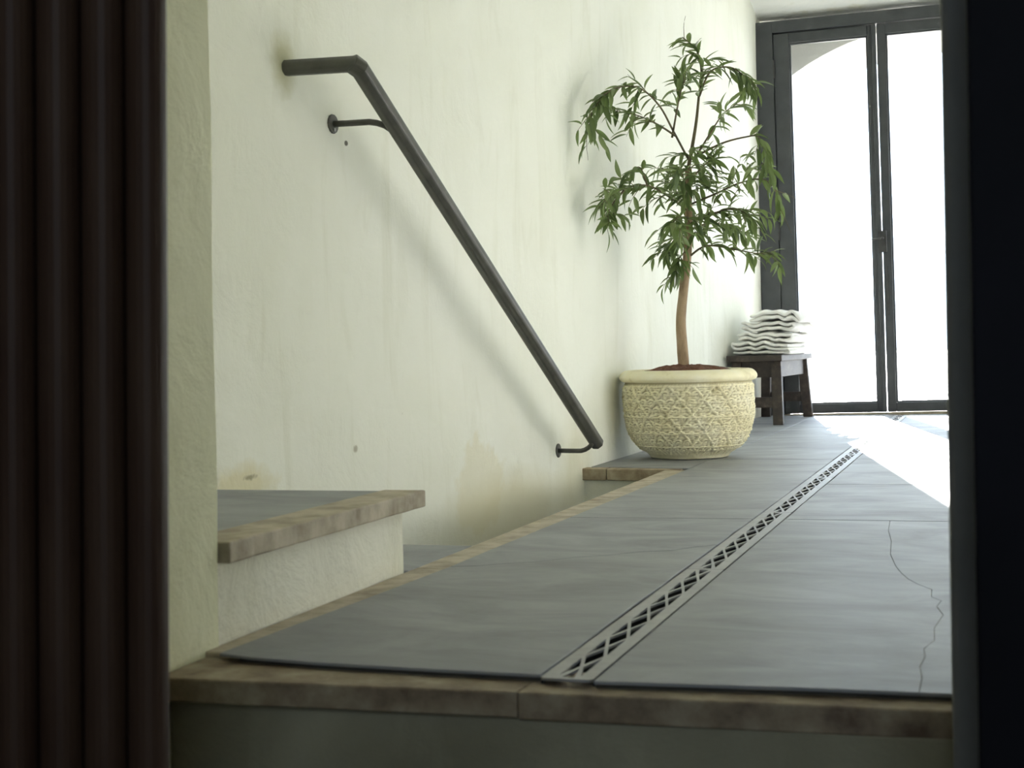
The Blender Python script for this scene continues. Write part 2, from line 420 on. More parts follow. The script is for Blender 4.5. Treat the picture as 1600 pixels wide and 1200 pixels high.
tag(MB().box(-2.4, 1.7, -1.9, 1.95, 3.1, 3.25).build('ceiling_dim_room', M['dim_plaster']), 'unlit ceiling of the dark front room', 'ceiling', kind='structure')

# ------------------------------------------------------------------ setting: landing floor
DX0, DX1 = -0.643, -0.563            # drain slot
def dshift(y): return -0.004*(y-2.0)   # the drain runs very slightly askew
fl = MB().prism([(-1.225, 2.02), (RX+0.05, 2.02), (RX+0.05, 9.56), (-1.50, 9.56), (-1.56, 8.3), (-1.57, 5.56), (-1.225, 5.56)], -0.30, -0.10).build('floor', M['grout'])
tag(fl, 'passage floor of large blue-grey slate slabs', 'floor', kind='structure')
# bedding under the slabs, left and right of the drain channel
MB().prism([(-1.225, 2.155), (DX0-0.004, 2.155), (DX0-0.036, 9.56), (-1.50, 9.56), (-1.56, 8.3), (-1.57, 5.56), (-1.225, 5.56)], -0.10, -0.0115).build('bedding', M['grout'], fl)
MB().prism([(DX1+0.004, 2.118), (RX+0.05, 2.118), (RX+0.05, 9.56), (DX1-0.026, 9.56)], -0.10, -0.0115).build('bedding', M['grout'], fl)

MB().prism([(-1.150, 2.080), (-1.0, 2.060), (-0.85, 2.052), (DX0-0.004, 2.048), (DX0-0.036, 9.39), (-1.49, 9.39), (-1.535, 8.3), (-1.53, 5.575), (-1.20, 5.53), (-1.150, 5.45)], -0.0113, -0.0052).build('mortar_bed', M['grout'], fl)
MB().prism([(DX1+0.004, 2.024), (-0.25, 2.047), (RX-0.006, 2.056), (RX-0.006, 9.39), (DX1-0.026, 9.39)], -0.0113, -0.0052).build('mortar_bed', M['grout'], fl)

def wobble_line(a, b, n, amp, seed):
    """points from a to b (both included) with a small sideways wander"""
    a = Vector((a[0], a[1])); b = Vector((b[0], b[1])); d = b-a; nrm = Vector((-d.y, d.x)).normalized()
    out = []
    for i in range(n+1):
        t = i/n; w = amp*nz(t*n*0.55+seed*7.3, seed*1.9)*min(1, 4*t, 4*(1-t))
        out.append(tuple(a+d*t+nrm*w))
    return out
def slab(left, right, top=0.0, thick=0.005, tilt=0.0):
    """slab between two near-to-far polylines of the same direction"""
    pts = list(right) + list(reversed(left))
    mb = MB().prism(pts, top-thick, top)
    o = mb.build('slab', M['slate'], fl, bevel=0.0025, seg=1)
    if tilt: o.rotation_euler = (tilt, 0, 0)
    return o
GAP = 0.0036
def slab_poly(pts, top=0.0, thick=0.005, bev=0.0010):
    # pts counter-clockwise
    return MB().prism(pts, top-thick, top).build('slab', M['slate'], fl, bevel=bev, seg=1)
def ew(y_left, y_right, x0, x1, n, seed, amp=0.006):
    return wobble_line((x0, y_left), (x1, y_right), n, amp, seed)
def ns(x0, y0, x1, y1, n, seed, amp=0.004):
    return wobble_line((x0, y0), (x1, y1), n, amp, seed)
def shift(line, dx, dy): return [(x+dx, y+dy) for x, y in line]

def slab_quad(xl0, xl1, xr0, xr1, front, back, seed, top=0.0):
    """front and back are west-to-east polylines; the long edges run between their ends"""
    f = shift(front, 0, 0.0020 if front is crack_l else GAP); b = shift(back, 0, -0.0020 if back is crack_l else -GAP)
    right = ns(f[-1][0], f[-1][1], b[-1][0], b[-1][1], 7, seed+0.31)
    left = ns(b[0][0], b[0][1], f[0][0], f[0][1], 7, seed+0.77)
    pts = f + right[1:-1] + list(reversed(b)) + left[1:-1]
    return slab_poly(pts, top)

EL = -1.155          # left edge of the slates (stone border beyond)
def lx(y): return EL + 0.0035*(y-2)
def ldr(y): return DX0 - 0.003 + dshift(y)
def rdr(y): return DX1 + 0.003 + dshift(y)
front_l = [(-1.186, 2.078), (-1.12, 2.060), (-1.0, 2.047), (-0.85, 2.040), (ldr(2.03), 2.036)]
crack_l = [(lx(3.0), 3.015), (-1.10, 3.03), (-1.047, 3.075), (-0.985, 3.11), (-0.922, 3.190), (-0.86, 3.23), (-0.801, 3.295), (-0.735, 3.325), (-0.70, 3.385), (ldr(3.43), 3.435)]
j1 = ew(3.93, 3.95, lx(3.93), ldr(3.95), 8, 1.0)
j2 = ew(5.93, 5.95, lx(5.93), ldr(5.95), 8, 2.0)
j3 = ew(7.55, 7.58, lx(7.55), ldr(7.58), 6, 3.0)
j4 = [(lx(9.40), 9.40), (ldr(9.40), 9.40)]
slab_quad(0, 0, 0, 0, front_l, crack_l, 1)
slab_quad(0, 0, 0, 0, crack_l, j1, 2)
slab_quad(0, 0, 0, 0, j1, j2, 3)
slab_quad(0, 0, 0, 0, j2, j3, 4)
slab_quad(0, 0, 0, 0, j3, j4, 5)
# right of the drain; the near slab is split by an old crack
XR = RX - 0.005
front_r = [(rdr(2.01), 2.012), (-0.40, 2.024), (-0.25, 2.034), (XR, 2.044)]
k1 = ew(3.95, 3.94, rdr(3.95), XR, 10, 6.0)
k2 = ew(4.92, 4.91, rdr(4.92), XR, 10, 7.0)
k3 = ew(5.95, 5.96, rdr(5.95), XR, 10, 8.0)
k4 = ew(7.58, 7.56, rdr(7.58), XR, 10, 9.0)
k5 = [(rdr(9.40), 9.40), (XR, 9.40)]
crack_r = [(-0.122, 2.041), (-0.123, 2.13), (-0.130, 2.20), (-0.126, 2.27), (-0.131, 2.33), (-0.119, 2.40), (-0.124, 2.50), (-0.115, 2.62), (-0.129, 2.70), (-0.124, 2.76), (-0.143, 2.80), (-0.146, 2.88), (-0.175, 2.94), (-0.196, 3.0), (-0.215, 3.08), (-0.232, 3.17), (-0.255, 3.34), (-0.268, 3.55), (-0.29, 3.75), (-0.300, 3.945)]
fa = [p for p in front_r if p[0] < -0.15]
ka = [p for p in k1 if p[0] < -0.31]
c = shift(crack_r, -0.0003, 0)
pts = shift(fa, 0, GAP) + c[:-1] + [(c[-1][0], c[-1][1]-GAP)] + list(reversed(shift(ka, 0, -GAP)))
slab_poly(pts, bev=0.0007)
fb = [p for p in front_r if p[0] > -0.1]; kb = [p for p in k1 if p[0] > -0.28]
c = shift(crack_r, 0.0003, 0)
pts = shift(fb, 0, GAP) + list(reversed(shift(kb, 0, -GAP))) + [(c[-1][0], c[-1][1]-GAP)] + list(reversed(c[:-1]))
slab_poly(pts, bev=0.0007)
slab_quad(0, 0, 0, 0, k1, k2, 11)
slab_quad(0, 0, 0, 0, k2, k3, 12)
slab_quad(0, 0, 0, 0, k3, k4, 13)
slab_quad(0, 0, 0, 0, k4, k5, 14)
# slates along the wall where the pot and the bench stand
def wx(y): return wall_x(y) + 0.012
p0 = [(wx(5.57), 5.563), (-1.457, 5.556), (-1.228, 5.514), (lx(5.5)-0.003, 5.508)]
p1 = ew(6.95, 6.93, wx(6.95), lx(6.93)-0.003, 5, 21.0)
p2 = ew(8.45, 8.44, wx(8.45), lx(8.44)-0.003, 5, 22.0)
p3 = [(wx(9.38), 9.38), (lx(9.38)-0.003, 9.38)]
slab_quad(0, 0, 0, 0, p0, p1, 15, 0.0)
slab_quad(0, 0, 0, 0, p1, p2, 16, 0.0)
slab_quad(0, 0, 0, 0, p2, p3, 17, 0.0)

# pale stone border along the stairwell, three lengths
ys = [2.10, 3.0, 4.4, 5.461]
for a, b in zip(ys, ys[1:]):
    MB().prism([(-1.226, a+0.001), (lx(a)-0.003, a+0.001), (lx(b)-0.003, b-0.001), (-1.226, b-0.001)], -0.035, -0.003).build('border_stone', M['stone'], fl, bevel=0.003)
# stairwell side of the landing
MB().box(-1.225, -1.20, 2.14, 5.50, -1.25, -0.035).build('stairwell_side', M['step_plaster'], fl)
# edge stones and plastered face of the drop before the pot
MB().prism([(wall_x(5.5)-0.01, 5.500), (-1.46, 5.495), (-1.46, 5.555), (wall_x(5.56)-0.01, 5.56)], -0.046, -0.001).build('edge_stone', M['stone_dark'], fl, bevel=0.004)
MB().prism([(-1.457, 5.495), (-1.228, 5.462), (-1.165, 5.462), (-1.165, 5.505), (-1.228, 5.51), (-1.457, 5.552)], -0.046, -0.001).build('edge_stone', M['stone_dark'], fl, bevel=0.004)
MB().box(-1.60, -1.225, 5.52, 5.58, -1.25, -0.045).build('drop_face', M['step_plaster'], fl)
# doorstep: nosing stones and dark riser towards the dim room
MB().prism([(-1.222, 1.952), (-0.66, 1.975), (-0.66, 2.16), (-1.222, 2.16)], -0.048, -0.0115).build('nosing_stone', M['stone_dark'], fl, bevel=0.003)
MB().prism([(-0.6592, 1.975), (-0.06, 1.995), (-0.06, 2.12), (-0.6592, 2.12)], -0.050, -0.0115).build('nosing_stone', M['stone_dark'], fl, bevel=0.003)
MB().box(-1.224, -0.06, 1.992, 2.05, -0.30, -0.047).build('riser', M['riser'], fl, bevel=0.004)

# ------------------------------------------------------------------ stairs going down beside the landing
def step_block(name, y0, y1, ztop, label, nose=True):
    t = empty(name, (0, 0, 0))
    zb = ztop-0.035
    MB().prism([(wall_x(y0)-0.03, y0), (-1.228, y0), (-1.228, y1-0.05), (wall_x(y1)-0.03, y1-0.05)], -1.25 if ztop < 0 else -0.10, zb).build('riser', M['step_plaster'], t, bevel=0.006)
    return t
sa = empty('stair_step')
tag(sa, 'raised stair step with a tan stone edge and slate tread, beside the door reveal', 'step', kind='structure')
def step_a_body():
    mb = MB(); n = 24; vs = []; 
    ybase = [2.12 + (2.965-2.12)*i/n for i in range(n+1)]
    m = 8
    for i, y in enumerate(ybase):
        for k in range(m+1):
            z = -0.006 + k*(0.140)/m
            e = 0.0035*nz(y*9, z*9, 5.5) - (0.012*((i-n+1.5)/1.5)**2 if i > n-2 else 0)
            vs.append((-1.2285+e, y, z))
    fs = [(i*(m+1)+k, (i+1)*(m+1)+k, (i+1)*(m+1)+k+1, i*(m+1)+k+1) for i in range(n) for k in range(m)]
    mb.add(vs, fs)
    o = mb.build('plaster_side', M['step_plaster'], sa, smooth=True)
    return o
step_a_body()
MB().prism([(-1.90, 2.10), (-1.236, 2.10), (-1.236, 2.958), (-1.82, 2.958)], -0.10, 0.131).build('step_core', M['step_plaster'], sa)
edge = []
for i in range(61):
    t = i/60; edge.append((-1.201 + 0.0030*nz(t*14, 3.3) + 0.0030*min(0.0, nz(t*47, 6.1)), 2.153 + t*(3.005-2.153)))
MB().prism(edge + [(-1.298, 3.005), (-1.300, 2.153)], 0.130, 0.1655).build('stone_edging', M['stone'], sa, bevel=0.003)
MB().prism([(-1.88, 2.153), (-1.303, 2.153), (-1.301, 3.005), (-1.79, 3.005)], 0.131, 0.163).build('slate_tread', M['slate'], sa, bevel=0.002, seg=1)
levels = [('slate step level with the landing, in the gap beyond the raised step', 2.96, 3.37, -0.004),
          ('first slate step below the landing in the stairwell', 3.32, 3.76, -0.17),
          ('second slate step below the landing in the stairwell', 3.71, 4.15, -0.336),
          ('third slate step below the landing in the stairwell', 4.10, 4.54, -0.502),
          ('fourth slate step below the landing in the stairwell', 4.49, 4.93, -0.668),
          ('lowest slate landing of the stairwell under the handrail end', 4.88, 5.53, -0.834)]
for lab, y0, y1, z in levels:
    st = empty('stair_step'); tag(st, lab, 'step', kind='structure')
    MB().prism([(wall_x(y0)-0.03, y0), (-1.228, y0), (-1.228, y1-0.03), (wall_x(y1)-0.03, y1-0.03)], -1.25, z-0.03).build('step_core', M['step_plaster'], st)
    MB().prism([(wall_x(y0)-0.03, y0+0.005), (-1.2275, y0+0.005), (-1.2275, y1), (wall_x(y1)-0.03, y1)], z-0.03, z).build('slate_tread', M['slate'], st, bevel=0.003, seg=1)

# ------------------------------------------------------------------ far glazed double door
LEAN = 0.012
d1 = empty('door_1', (-0.72, 9.42, 0.0)); d1.rotation_euler = (0, -LEAN, 0)
tag(d1, 'charcoal glazed double door with tall dusty panes at the passage end', 'door', kind='structure')
def dbox(name, x0, x1, y0, y1, z0, z1, mat=None, parent=None, bev=0.004):
    o = MB().box(x0+0.72, x1+0.72, y0, y1, z0, z1).build(name, mat or M['frame'], parent or d1, bevel=bev)
    return o
FL, FR, FT = -1.460, 0.23, 2.445
dbox('frame_post', FL, -1.3415, -0.03, 0.10, -0.02, FT)
dbox('door_stop', -1.3415, -1.318, 0.038, 0.062, -0.02, 2.372, bev=0.0)
dbox('frame_post', 0.10, FR, -0.03, 0.10, -0.02, FT)
dbox('frame_head', -1.345, 0.10, -0.03, 0.10, 2.372, FT)
dbox('threshold', -1.345, 0.10, -0.01, 0.12, -0.02, 0.012, M['stone'])
def leaf(x0, x1, hinge_left):
    lf = empty('door_leaf', (0, 0, 0)); lf.parent = d1
    y0, y1 = -0.012, 0.035
    zb, zt = 0.014, 2.368
    s0, s1 = (0.095, 0.050) if hinge_left else (0.052, 0.095)
    dbox('stile', x0, x0+s0, y0, y1, zb, zt, parent=lf)
    dbox('stile', x1-s1, x1, y0, y1, zb, zt, parent=lf)
    dbox('rail', x0+s0, x1-s1, y0, y1, zb, 0.072, parent=lf)
    dbox('rail', x0+s0, x1-s1, y0, y1, 2.305, zt, parent=lf)
    gx0, gx1, gz0, gz1 = x0+s0, x1-s1, 0.072, 2.305
    b = 0.010
    bead = MB()
    for (a0, a1, c0, c1) in ((gx0, gx0+b, gz0, gz1), (gx1-b, gx1, gz0, gz1), (gx0+b, gx1-b, gz0, gz0+b), (gx0+b, gx1-b, gz1-b, gz1)):
        bead.box(a0+0.72, a1+0.72, 0.002, 0.024, c0, c1)
    bead.build('glazing_bead', M['frame'], lf)
    dbox('pane', gx0, gx1, 0.009, 0.013, gz0, gz1, M['glass'], lf, 0)
    hx = x0 if hinge_left else x1
    for hz in (0.30, 1.15, 2.15):
        h = MB().tube([(hx+0.72, -0.022, hz-0.055), (hx+0.72, -0.022, hz+0.055)], 0.009, 8)
        h.build('hinge', M['iron'], lf, smooth=False)
    return lf
l1 = leaf(-1.340, -0.722, True)
l2 = leaf(-0.716, 0.096, False)
# meeting bead, lock case, handle and surface bolt
dbox('cover_strip', -0.748, -0.722, -0.028, -0.0125, 0.016, 2.366, parent=l1, bev=0.005)
dbox('lock_case', -0.742, -0.690, -0.040, -0.0285, 0.985, 1.115, M['iron'], l1, 0.004)
MB().tube([(0.008, -0.04, 1.07), (0.008, -0.075, 1.07), (-0.005, -0.085, 1.065), (-0.055, -0.085, 1.06)], 0.007, 8).build('handle', M['iron'], l1)
dbox('bolt', -0.700, -0.688, -0.020, -0.0125, 0.60, 0.90, M['iron'], l2, 0.002)

# ------------------------------------------------------------------ outside: arched porch wall, courtyard
def arch_z(x, dz=0.0):
    R_ = 1.515; d = abs(x+0.45)
    return 2.31 + dz - (R_ - math.sqrt(max(0.01, R_*R_-d*d)))
def porch():
    mb = MB(); xs = [-1.58 + i*(0.68+1.58)/28 for i in range(29)]
    y0, y1 = 9.66, 10.22
    top = 4.2
    inner0 = [(x, y0, arch_z(x, 0.085)) for x in xs]; inner1 = [(x, y1, arch_z(x, 0.0)) for x in xs]
    out0 = [(x, y0, top) for x in xs]; out1 = [(x, y1, top) for x in xs]
    n = len(xs); vs = inner0+inner1+out0+out1
    fs = []
    for i in range(n-1):
        fs.append((i, i+1, n+i+1, n+i)); fs.append((i, i+1, 2*n+i+1, 2*n+i)); fs.append((n+i, n+i+1, 3*n+i+1, 3*n+i)); fs.append((2*n+i, 2*n+i+1, 3*n+i+1, 3*n+i))
    fs.append((0, n, 3*n, 2*n)); fs.append((n-1, 2*n-1, 4*n-1, 3*n-1))
    mb.add(vs, fs)
    mb.box(-3.4, -1.58, y0, y1, -0.3, top); mb.box(0.68, 2.4, y0, y1, -0.3, top)
    return mb
pw = porch().build('wall_outer', M['porch'])
tag(pw, 'pale plastered outer wall with a shallow arch, seen through the glazed door', 'wall', kind='structure')
tag(MB().box(-2.2, 1.2, 9.55, 9.68, 2.44, 4.2).build('trim_1', M['porch']), 'plastered lintel over the glazed door', 'lintel', kind='structure')
tag(MB().box(-2.2, FL-0.01, 9.50, 9.68, -0.3, 2.6).build('trim_2', M['porch']), 'plastered jamb left of the glazed door', 'jamb', kind='structure')
tag(MB().box(FR+0.005, 1.2, 9.38, 9.68, -0.3, 2.9).build('trim_3', M['porch']), 'plastered jamb right of the glazed door', 'jamb', kind='structure')
gmb = MB().box(-30, 30, 9.56, 60, -0.32, -0.03)
tag(gmb.build('ground', M['court']), 'sun-bleached courtyard paving beyond the glazed door', 'ground', kind='structure')

# ------------------------------------------------------------------ linear drain
dr = empty('floor_drain', (0, 0, 0))
tag(dr, 'long narrow steel floor drain with a punched lattice grate between the slates', 'drain')
L0, L1 = 2.035, 9.36
def dxy(x, y): return (x + dshift(y), y)
MB().prism([dxy(DX0, L0), dxy(DX1, L0-0.02), dxy(DX1, L1), dxy(DX0, L1)], -0.098, -0.06).build('channel', M['drain_dark'], dr)
for x0, x1, nm in ((DX0, DX0+0.004, 'channel_wall'), (DX1-0.004, DX1, 'channel_wall')):
    MB().prism([dxy(x0, L0), dxy(x1, L0), dxy(x1, L1), dxy(x0, L1)], -0.06, -0.006).build(nm, M['drain_dark'], dr)
SEG = 1.0464; NP = 7; P = SEG/NP
def grate_mesh():
    cu = bpy.data.curves.new('grate', 'CURVE'); cu.dimensions = '2D'; cu.fill_mode = 'BOTH'; cu.extrude = 0.002
    W = DX1-DX0-0.003
    def poly(pts):
        s = cu.splines.new('POLY'); s.points.add(len(pts)-1)
        for p, q in zip(s.points, pts): p.co = (q[0], q[1], 0, 1)
        s.use_cyclic_u = True
    e = 0.0012
    poly([(-W/2+0.006, e), (W/2-0.006, e), (W/2, e+0.006), (W/2, SEG-e), (-W/2, SEG-e), (-W/2, e+0.006)])
    w2 = 0.0165; bt = 0.0027                     # half opening width, half bar thickness (across)
    sl = P/2/w2                                  # run of a diagonal per unit of width
    oy = bt*math.sqrt(1+sl*sl)
    y00 = 0.012
    PP = (SEG-2*y00)/NP; sl = PP/2/w2; oy = bt*math.sqrt(1+sl*sl)
    for k in range(NP):
        y0 = y00 + k*PP; ym = y0+PP/2; y1 = y0+PP
        for sg in (-1, 1):                       # side triangles
            poly([(sg*w2, y0+oy), (sg*w2, y1-oy), (sg*oy/sl*1.0, ym)])
        if k:                                    # diamond between two crossings
            poly([(0, y0-PP/2+oy), (w2-oy/sl, y0), (0, y0+PP/2-oy), (-w2+oy/sl, y0)])
    poly([(-w2+oy/sl+0.004, y00), (w2-oy/sl-0.004, y00), (0, y00+PP/2-oy)])
    poly([(-w2+oy/sl+0.004, SEG-y00), (w2-oy/sl-0.004, SEG-y00), (0, SEG-y00-PP/2+oy)])
    ob = bpy.data.objects.new('tmp_grate', cu); col.objects.link(ob)
    dg = bpy.context.evaluated_depsgraph_get()
    me = bpy.data.meshes.new_from_object(ob.evaluated_get(dg))
    bpy.data.objects.remove(ob); me.name = 'grate'
    return me
gm = grate_mesh(); gm.materials.clear(); gm.materials.append(M['steel'])
for k in range(7):
    o = bpy.data.objects.new('grate', gm); col.objects.link(o); o.parent = dr
    y = L0-0.012 + k*SEG
    o.location = ((DX0+DX1)/2 + dshift(y), y, -0.0030); o.rotation_euler = (0, 0, 0.004)

# ------------------------------------------------------------------ handrail
hr = empty('handrail', (-1.72, 3.47, 0.0))
tag(hr, 'dark steel handrail sloping down the plastered wall on two brackets', 'handrail')
O = Vector((-1.72, 3.47, 0.0))
knee = Vector((-1.541, 3.47, 1.185)); end = Vector((-1.412, 5.20, 0.115))
def rel(pts): return [Vector(p)-O for p in pts]
def octo(pts, r, nm, parent, bev=0.004):
    return MB().tube(rel(pts), r, 8, phase=math.pi/8).build(nm, M['rail'], parent, bevel=bev)
dirv = (end-knee).normalized()
octo([(-1.745, 3.462, 1.189), knee + Vector((0.004, 0, 0))], 0.0215, 'return_bar', hr)
octo([knee + Vector((-0.014, -0.004, 0.004)), knee + dirv*0.02, end], 0.0265, 'rail_bar', hr)
def bracket(plate, at, nm='bracket'):
    b = empty('bracket', (0, 0, 0)); b.parent = hr
    plate = Vector(plate); at = Vector(at)
    w = at-plate
    pts = [plate, plate+Vector((w.x*0.30, w.y*0.2, 0)), plate+Vector((w.x*0.55, w.y*0.45, 0.001))]
    for k in range(1, 6):
        t = k/5; a = t*math.pi/2*0.75
        pts.append(plate+Vector((w.x*(0.55+0.45*math.sin(a)/math.sin(math.pi/2*0.75)), w.y*(0.45+0.55*t), w.z*(1-math.cos(a))/(1-math.cos(math.pi/2*0.75)))))
    MB().tube(rel(pts), 0.0085, 10).build('arm', M['rail'], b, smooth=True)
    n = Vector((1, -0.09, 0)).normalized()
    MB().tube(rel([plate-n*0.016, plate+n*0.007]), 0.026, 14).build('wall_plate', M['rail'], b, bevel=0.002)
    MB().tube(rel([plate+n*0.007+Vector((0, 0, -0.016)), plate+n*0.010+Vector((0, 0, -0.016))]), 0.005, 8).build('screw', M['steel'], b)
    return b
u1 = knee + dirv*((3.71-3.47)/dirv.y)
bracket((-1.707, 3.671, 1.073), u1 + Vector((0, 0, -0.022)))
u2 = knee + dirv*((5.155-3.47)/dirv.y)
bracket((-1.567, 5.219, 0.088), u2 + Vector((0, 0, -0.020)))

# ------------------------------------------------------------------ potted tree
PX, PY = -1.252, 6.05
pt = empty('potted_tree', (PX, PY, 0.0))
tag(pt, 'slender narrow-leaved tree in a wide pale embossed stone pot by the wall', 'potted tree')
def pot_profile():
    p = [(0.0, 0.002), (0.150, 0.002), (0.158, 0.004), (0.163, 0.012)]
    body = [(0.170, 0.020), (0.198, 0.040), (0.220, 0.064), (0.238, 0.094), (0.250, 0.130), (0.257, 0.175), (0.260, 0.22), (0.2605, 0.265), (0.259, 0.302)]
    out = list(p)
    for (r0, z0), (r1, z1) in zip(body, body[1:]):
        n = max(2, int((abs(z1-z0)+abs(r1-r0))/0.0022))
        out += [(r0+(r1-r0)*i/n, z0+(z1-z0)*i/n) for i in range(n)]
    out += [(0.257, 0.306), (0.258, 0.310), (0.266, 0.313), (0.276, 0.318), (0.281, 0.326), (0.280, 0.336), (0.274, 0.345), (0.266, 0.352), (0.257, 0.357), (0.246, 0.359), (0.238, 0.357), (0.236, 0.345), (0.232, 0.30), (0.0, 0.30)]
    return out
def pot_relief(th, r, z):
    if z < 0.018 or z > 0.304: return 0.0
    fade = min(1, (z-0.018)/0.02, (0.304-z)/0.015)
    u = th*0.25; h = 0.0
    w = 0.0028*nz(u*25, z*25, 2.0)
    for zr in (0.054, 0.109, 0.174):                       # horizontal cords
        h = max(h, 0.0045*math.exp(-((z-zr-w*0.8)/0.0030)**2))
    for sgn, pit in ((1, 0.092), (-1, 0.092)):              # crossing slanted cords
        q = (u + sgn*z*0.75 + w*1.6) % pit; q = min(q, pit-q)
        h = max(h, 0.0055*math.exp(-(q/0.0034)**2))
    cz, cu = 0.032, 0.040                                     # rows of small scale-like arcs
    row = math.floor(z/cz); uu = (u/cu + 0.5*(row % 2)) % 1.0 - 0.5; vv = z/cz-row
    d = math.hypot(uu*cu, (vv-0.15)*cz)
    if vv > 0.10:
        h = max(h, 0.0040*math.exp(-((d-0.0150-w*0.9)/0.0030)**2))
        h = max(h, 0.0034*math.exp(-((d-0.0055-w*0.5)/0.0028)**2))
    h += 0.0022*nz(u*70, z*70, 5.0) + 0.0016*nz(u*150, z*150, 9.0)
    wear = 0.65 + 0.35*nz(u*6, z*6, 4.0)
    return fade*h*wear*2.7
def pot_mesh():
    prof = pot_profile(); N = 300; mb = MB(); vs = []; cnt = len(prof)
    for r, z in prof:
        for j in range(N):
            th = 2*math.pi*j/N
            rr = r + pot_relief(th, r, z)
            if z >= 0.306 and r > 0.24: rr += 0.0016*nz(math.cos(th)*5, math.sin(th)*5, z*20)
            vs.append((rr*math.cos(th), rr*math.sin(th), z))
    fs = [(i*N+j, i*N+(j+1) % N, (i+1)*N+(j+1) % N, (i+1)*N+j) for i in range(cnt-1) for j in range(N)]
    mb.add(vs, fs); return mb
pot = pot_mesh().build('pot', M['pot'], pt, smooth=True)
pot['label'] = 'pale embossed stone pot'
def soil_mesh():
    mb = MB(); vs = [(0, 0, 0.378)]; N = 64; K = 12; fs = []
    for k in range(1, K+1):
        r = 0.2355*k/K
        for j in range(N):
            a = 2*math.pi*j/N; x, y = r*math.cos(a), r*math.sin(a)
            z = 0.378 - 0.044*(k/K)**2 + 0.010*nz(x*22, y*22, 1.0)*(1-0.5*k/K) + 0.008*nz(x*60, y*60, 3)
            vs.append((x, y, z))
    fs += [(0, 1+j, 1+(j+1) % N) for j in range(N)]
    fs += [(1+(k-1)*N+j, 1+k*N+j, 1+k*N+(j+1) % N, 1+(k-1)*N+(j+1) % N) for k in range(1, K) for j in range(N)]
    return mb.add(vs, fs)
soil_mesh().build('soil', M['soil'], pt, smooth=False)

TREE = {
    'trunk': [(-1.265, 6.05, 0.325), (-1.273, 6.05, 0.456), (-1.278, 6.06, 0.561), (-1.265, 6.06, 0.678), (-1.244, 6.05, 0.82), (-1.236, 6.05, 0.95), (-1.235, 6.05, 1.079), (-1.231, 6.05, 1.178)],
    'leader': [(-1.231, 6.05, 1.178), (-1.211, 6.04, 1.263), (-1.193, 6.04, 1.36), (-1.181, 6.04, 1.455), (-1.166, 6.03, 1.557), (-1.183, 6.02, 1.644), (-1.235, 6.0, 1.696)],
    'b1': [(-1.23, 6.05, 1.209), (-1.269, 5.95, 1.315), (-1.302, 5.85, 1.405), (-1.348, 5.72, 1.457), (-1.402, 5.58, 1.442), (-1.440, 5.5, 1.397), (-1.465, 5.44, 1.332), (-1.478, 5.41, 1.252)],
    'b1b': [(-1.264, 5.96, 1.298), (-1.311, 5.86, 1.332), (-1.368, 5.74, 1.357), (-1.434, 5.6, 1.362)],
    'b1c': [(-1.275, 5.95, 1.29), (-1.23, 5.9, 1.445), (-1.198, 5.88, 1.515)],
    'b2': [(-1.178, 6.04, 1.462), (-1.124, 6.0, 1.549), (-1.043, 5.98, 1.557), (-0.983, 5.97, 1.513), (-0.964, 5.97, 1.461)],
    'b3': [(-1.198, 6.05, 1.222), (-1.148, 6.1, 1.318), (-1.099, 6.13, 1.397), (-1.044, 6.15, 1.437)],
    'b4': [(-1.198, 6.05, 1.222), (-1.075, 5.95, 1.254), (-0.972, 5.9, 1.266), (-0.919, 5.88, 1.26), (-0.891, 5.87, 1.193), (-0.885, 5.87, 1.123)],
    'b5': [(-1.234, 6.05, 1.001), (-1.295, 5.92, 1.058), (-1.344, 5.8, 1.088), (-1.388, 5.66, 1.07), (-1.430, 5.53, 1.026), (-1.455, 5.45, 0.976)],
    'b5b': [(-1.344, 5.8, 1.083), (-1.355, 5.72, 1.151), (-1.379, 5.66, 1.126)],
    'b5c': [(-1.396, 5.62, 1.055), (-1.432, 5.56, 0.993), (-1.446, 5.52, 0.926)],
    'b6': [(-1.231, 6.05, 1.027), (-1.112, 6.02, 1.065), (-1.018, 6.0, 1.098), (-0.92, 5.98, 1.106), (-0.869, 5.97, 1.052), (-0.853, 5.97, 0.963)],
    'b7': [(-1.233, 6.05, 0.949), (-1.132, 5.98, 0.978), (-1.019, 5.92, 0.99), (-0.941, 5.9, 0.937)],
    'b7b': [(-1.234, 6.05, 0.923), (-1.179, 6.15, 0.954), (-1.104, 6.25, 0.952), (-1.059, 6.3, 0.918)],
    'b8': [(-1.233, 6.05, 0.819), (-1.152, 6.0, 0.855), (-1.031, 5.97, 0.832), (-0.941, 5.96, 0.813), (-0.871, 5.95, 0.819)],
    'b9': [(-1.242, 6.05, 0.893), (-1.278, 5.98, 0.875), (-1.306, 5.95, 0.83)],
    'b9b': [(-1.246, 6.05, 0.841), (-1.264, 5.97, 0.804), (-1.271, 5.95, 0.752)],
    'b10': [(-1.233, 6.05, 1.079), (-1.319, 6.2, 1.151), (-1.395, 6.3, 1.214)],
    'b11': [(-1.232, 6.05, 1.118), (-1.138, 5.9, 1.166), (-1.091, 5.85, 1.178)],
    'b12': [(-1.235, 6.05, 0.975), (-1.235, 5.85, 0.961), (-1.24, 5.75, 0.929)],
    'b13': [(-1.233, 6.05, 1.053), (-1.206, 5.85, 1.097), (-1.205, 5.75, 1.145)],
}
def catmull(pts, per=5):
    pts = [Vector(p) for p in pts]; out = []
    for i in range(len(pts)-1):
        p0 = pts[max(i-1, 0)]; p1 = pts[i]; p2 = pts[i+1]; p3 = pts[min(i+2, len(pts)-1)]
        for k in range(per):
            t = k/per
            out.append(0.5*((2*p1)+(p2-p0)*t+(2*p0-5*p1+4*p2-p3)*t*t+(3*p1-p0-3*p2+p3)*t*t*t))
    out.append(pts[-1]); return out
PO = Vector((PX, PY, 0))
curves = {}
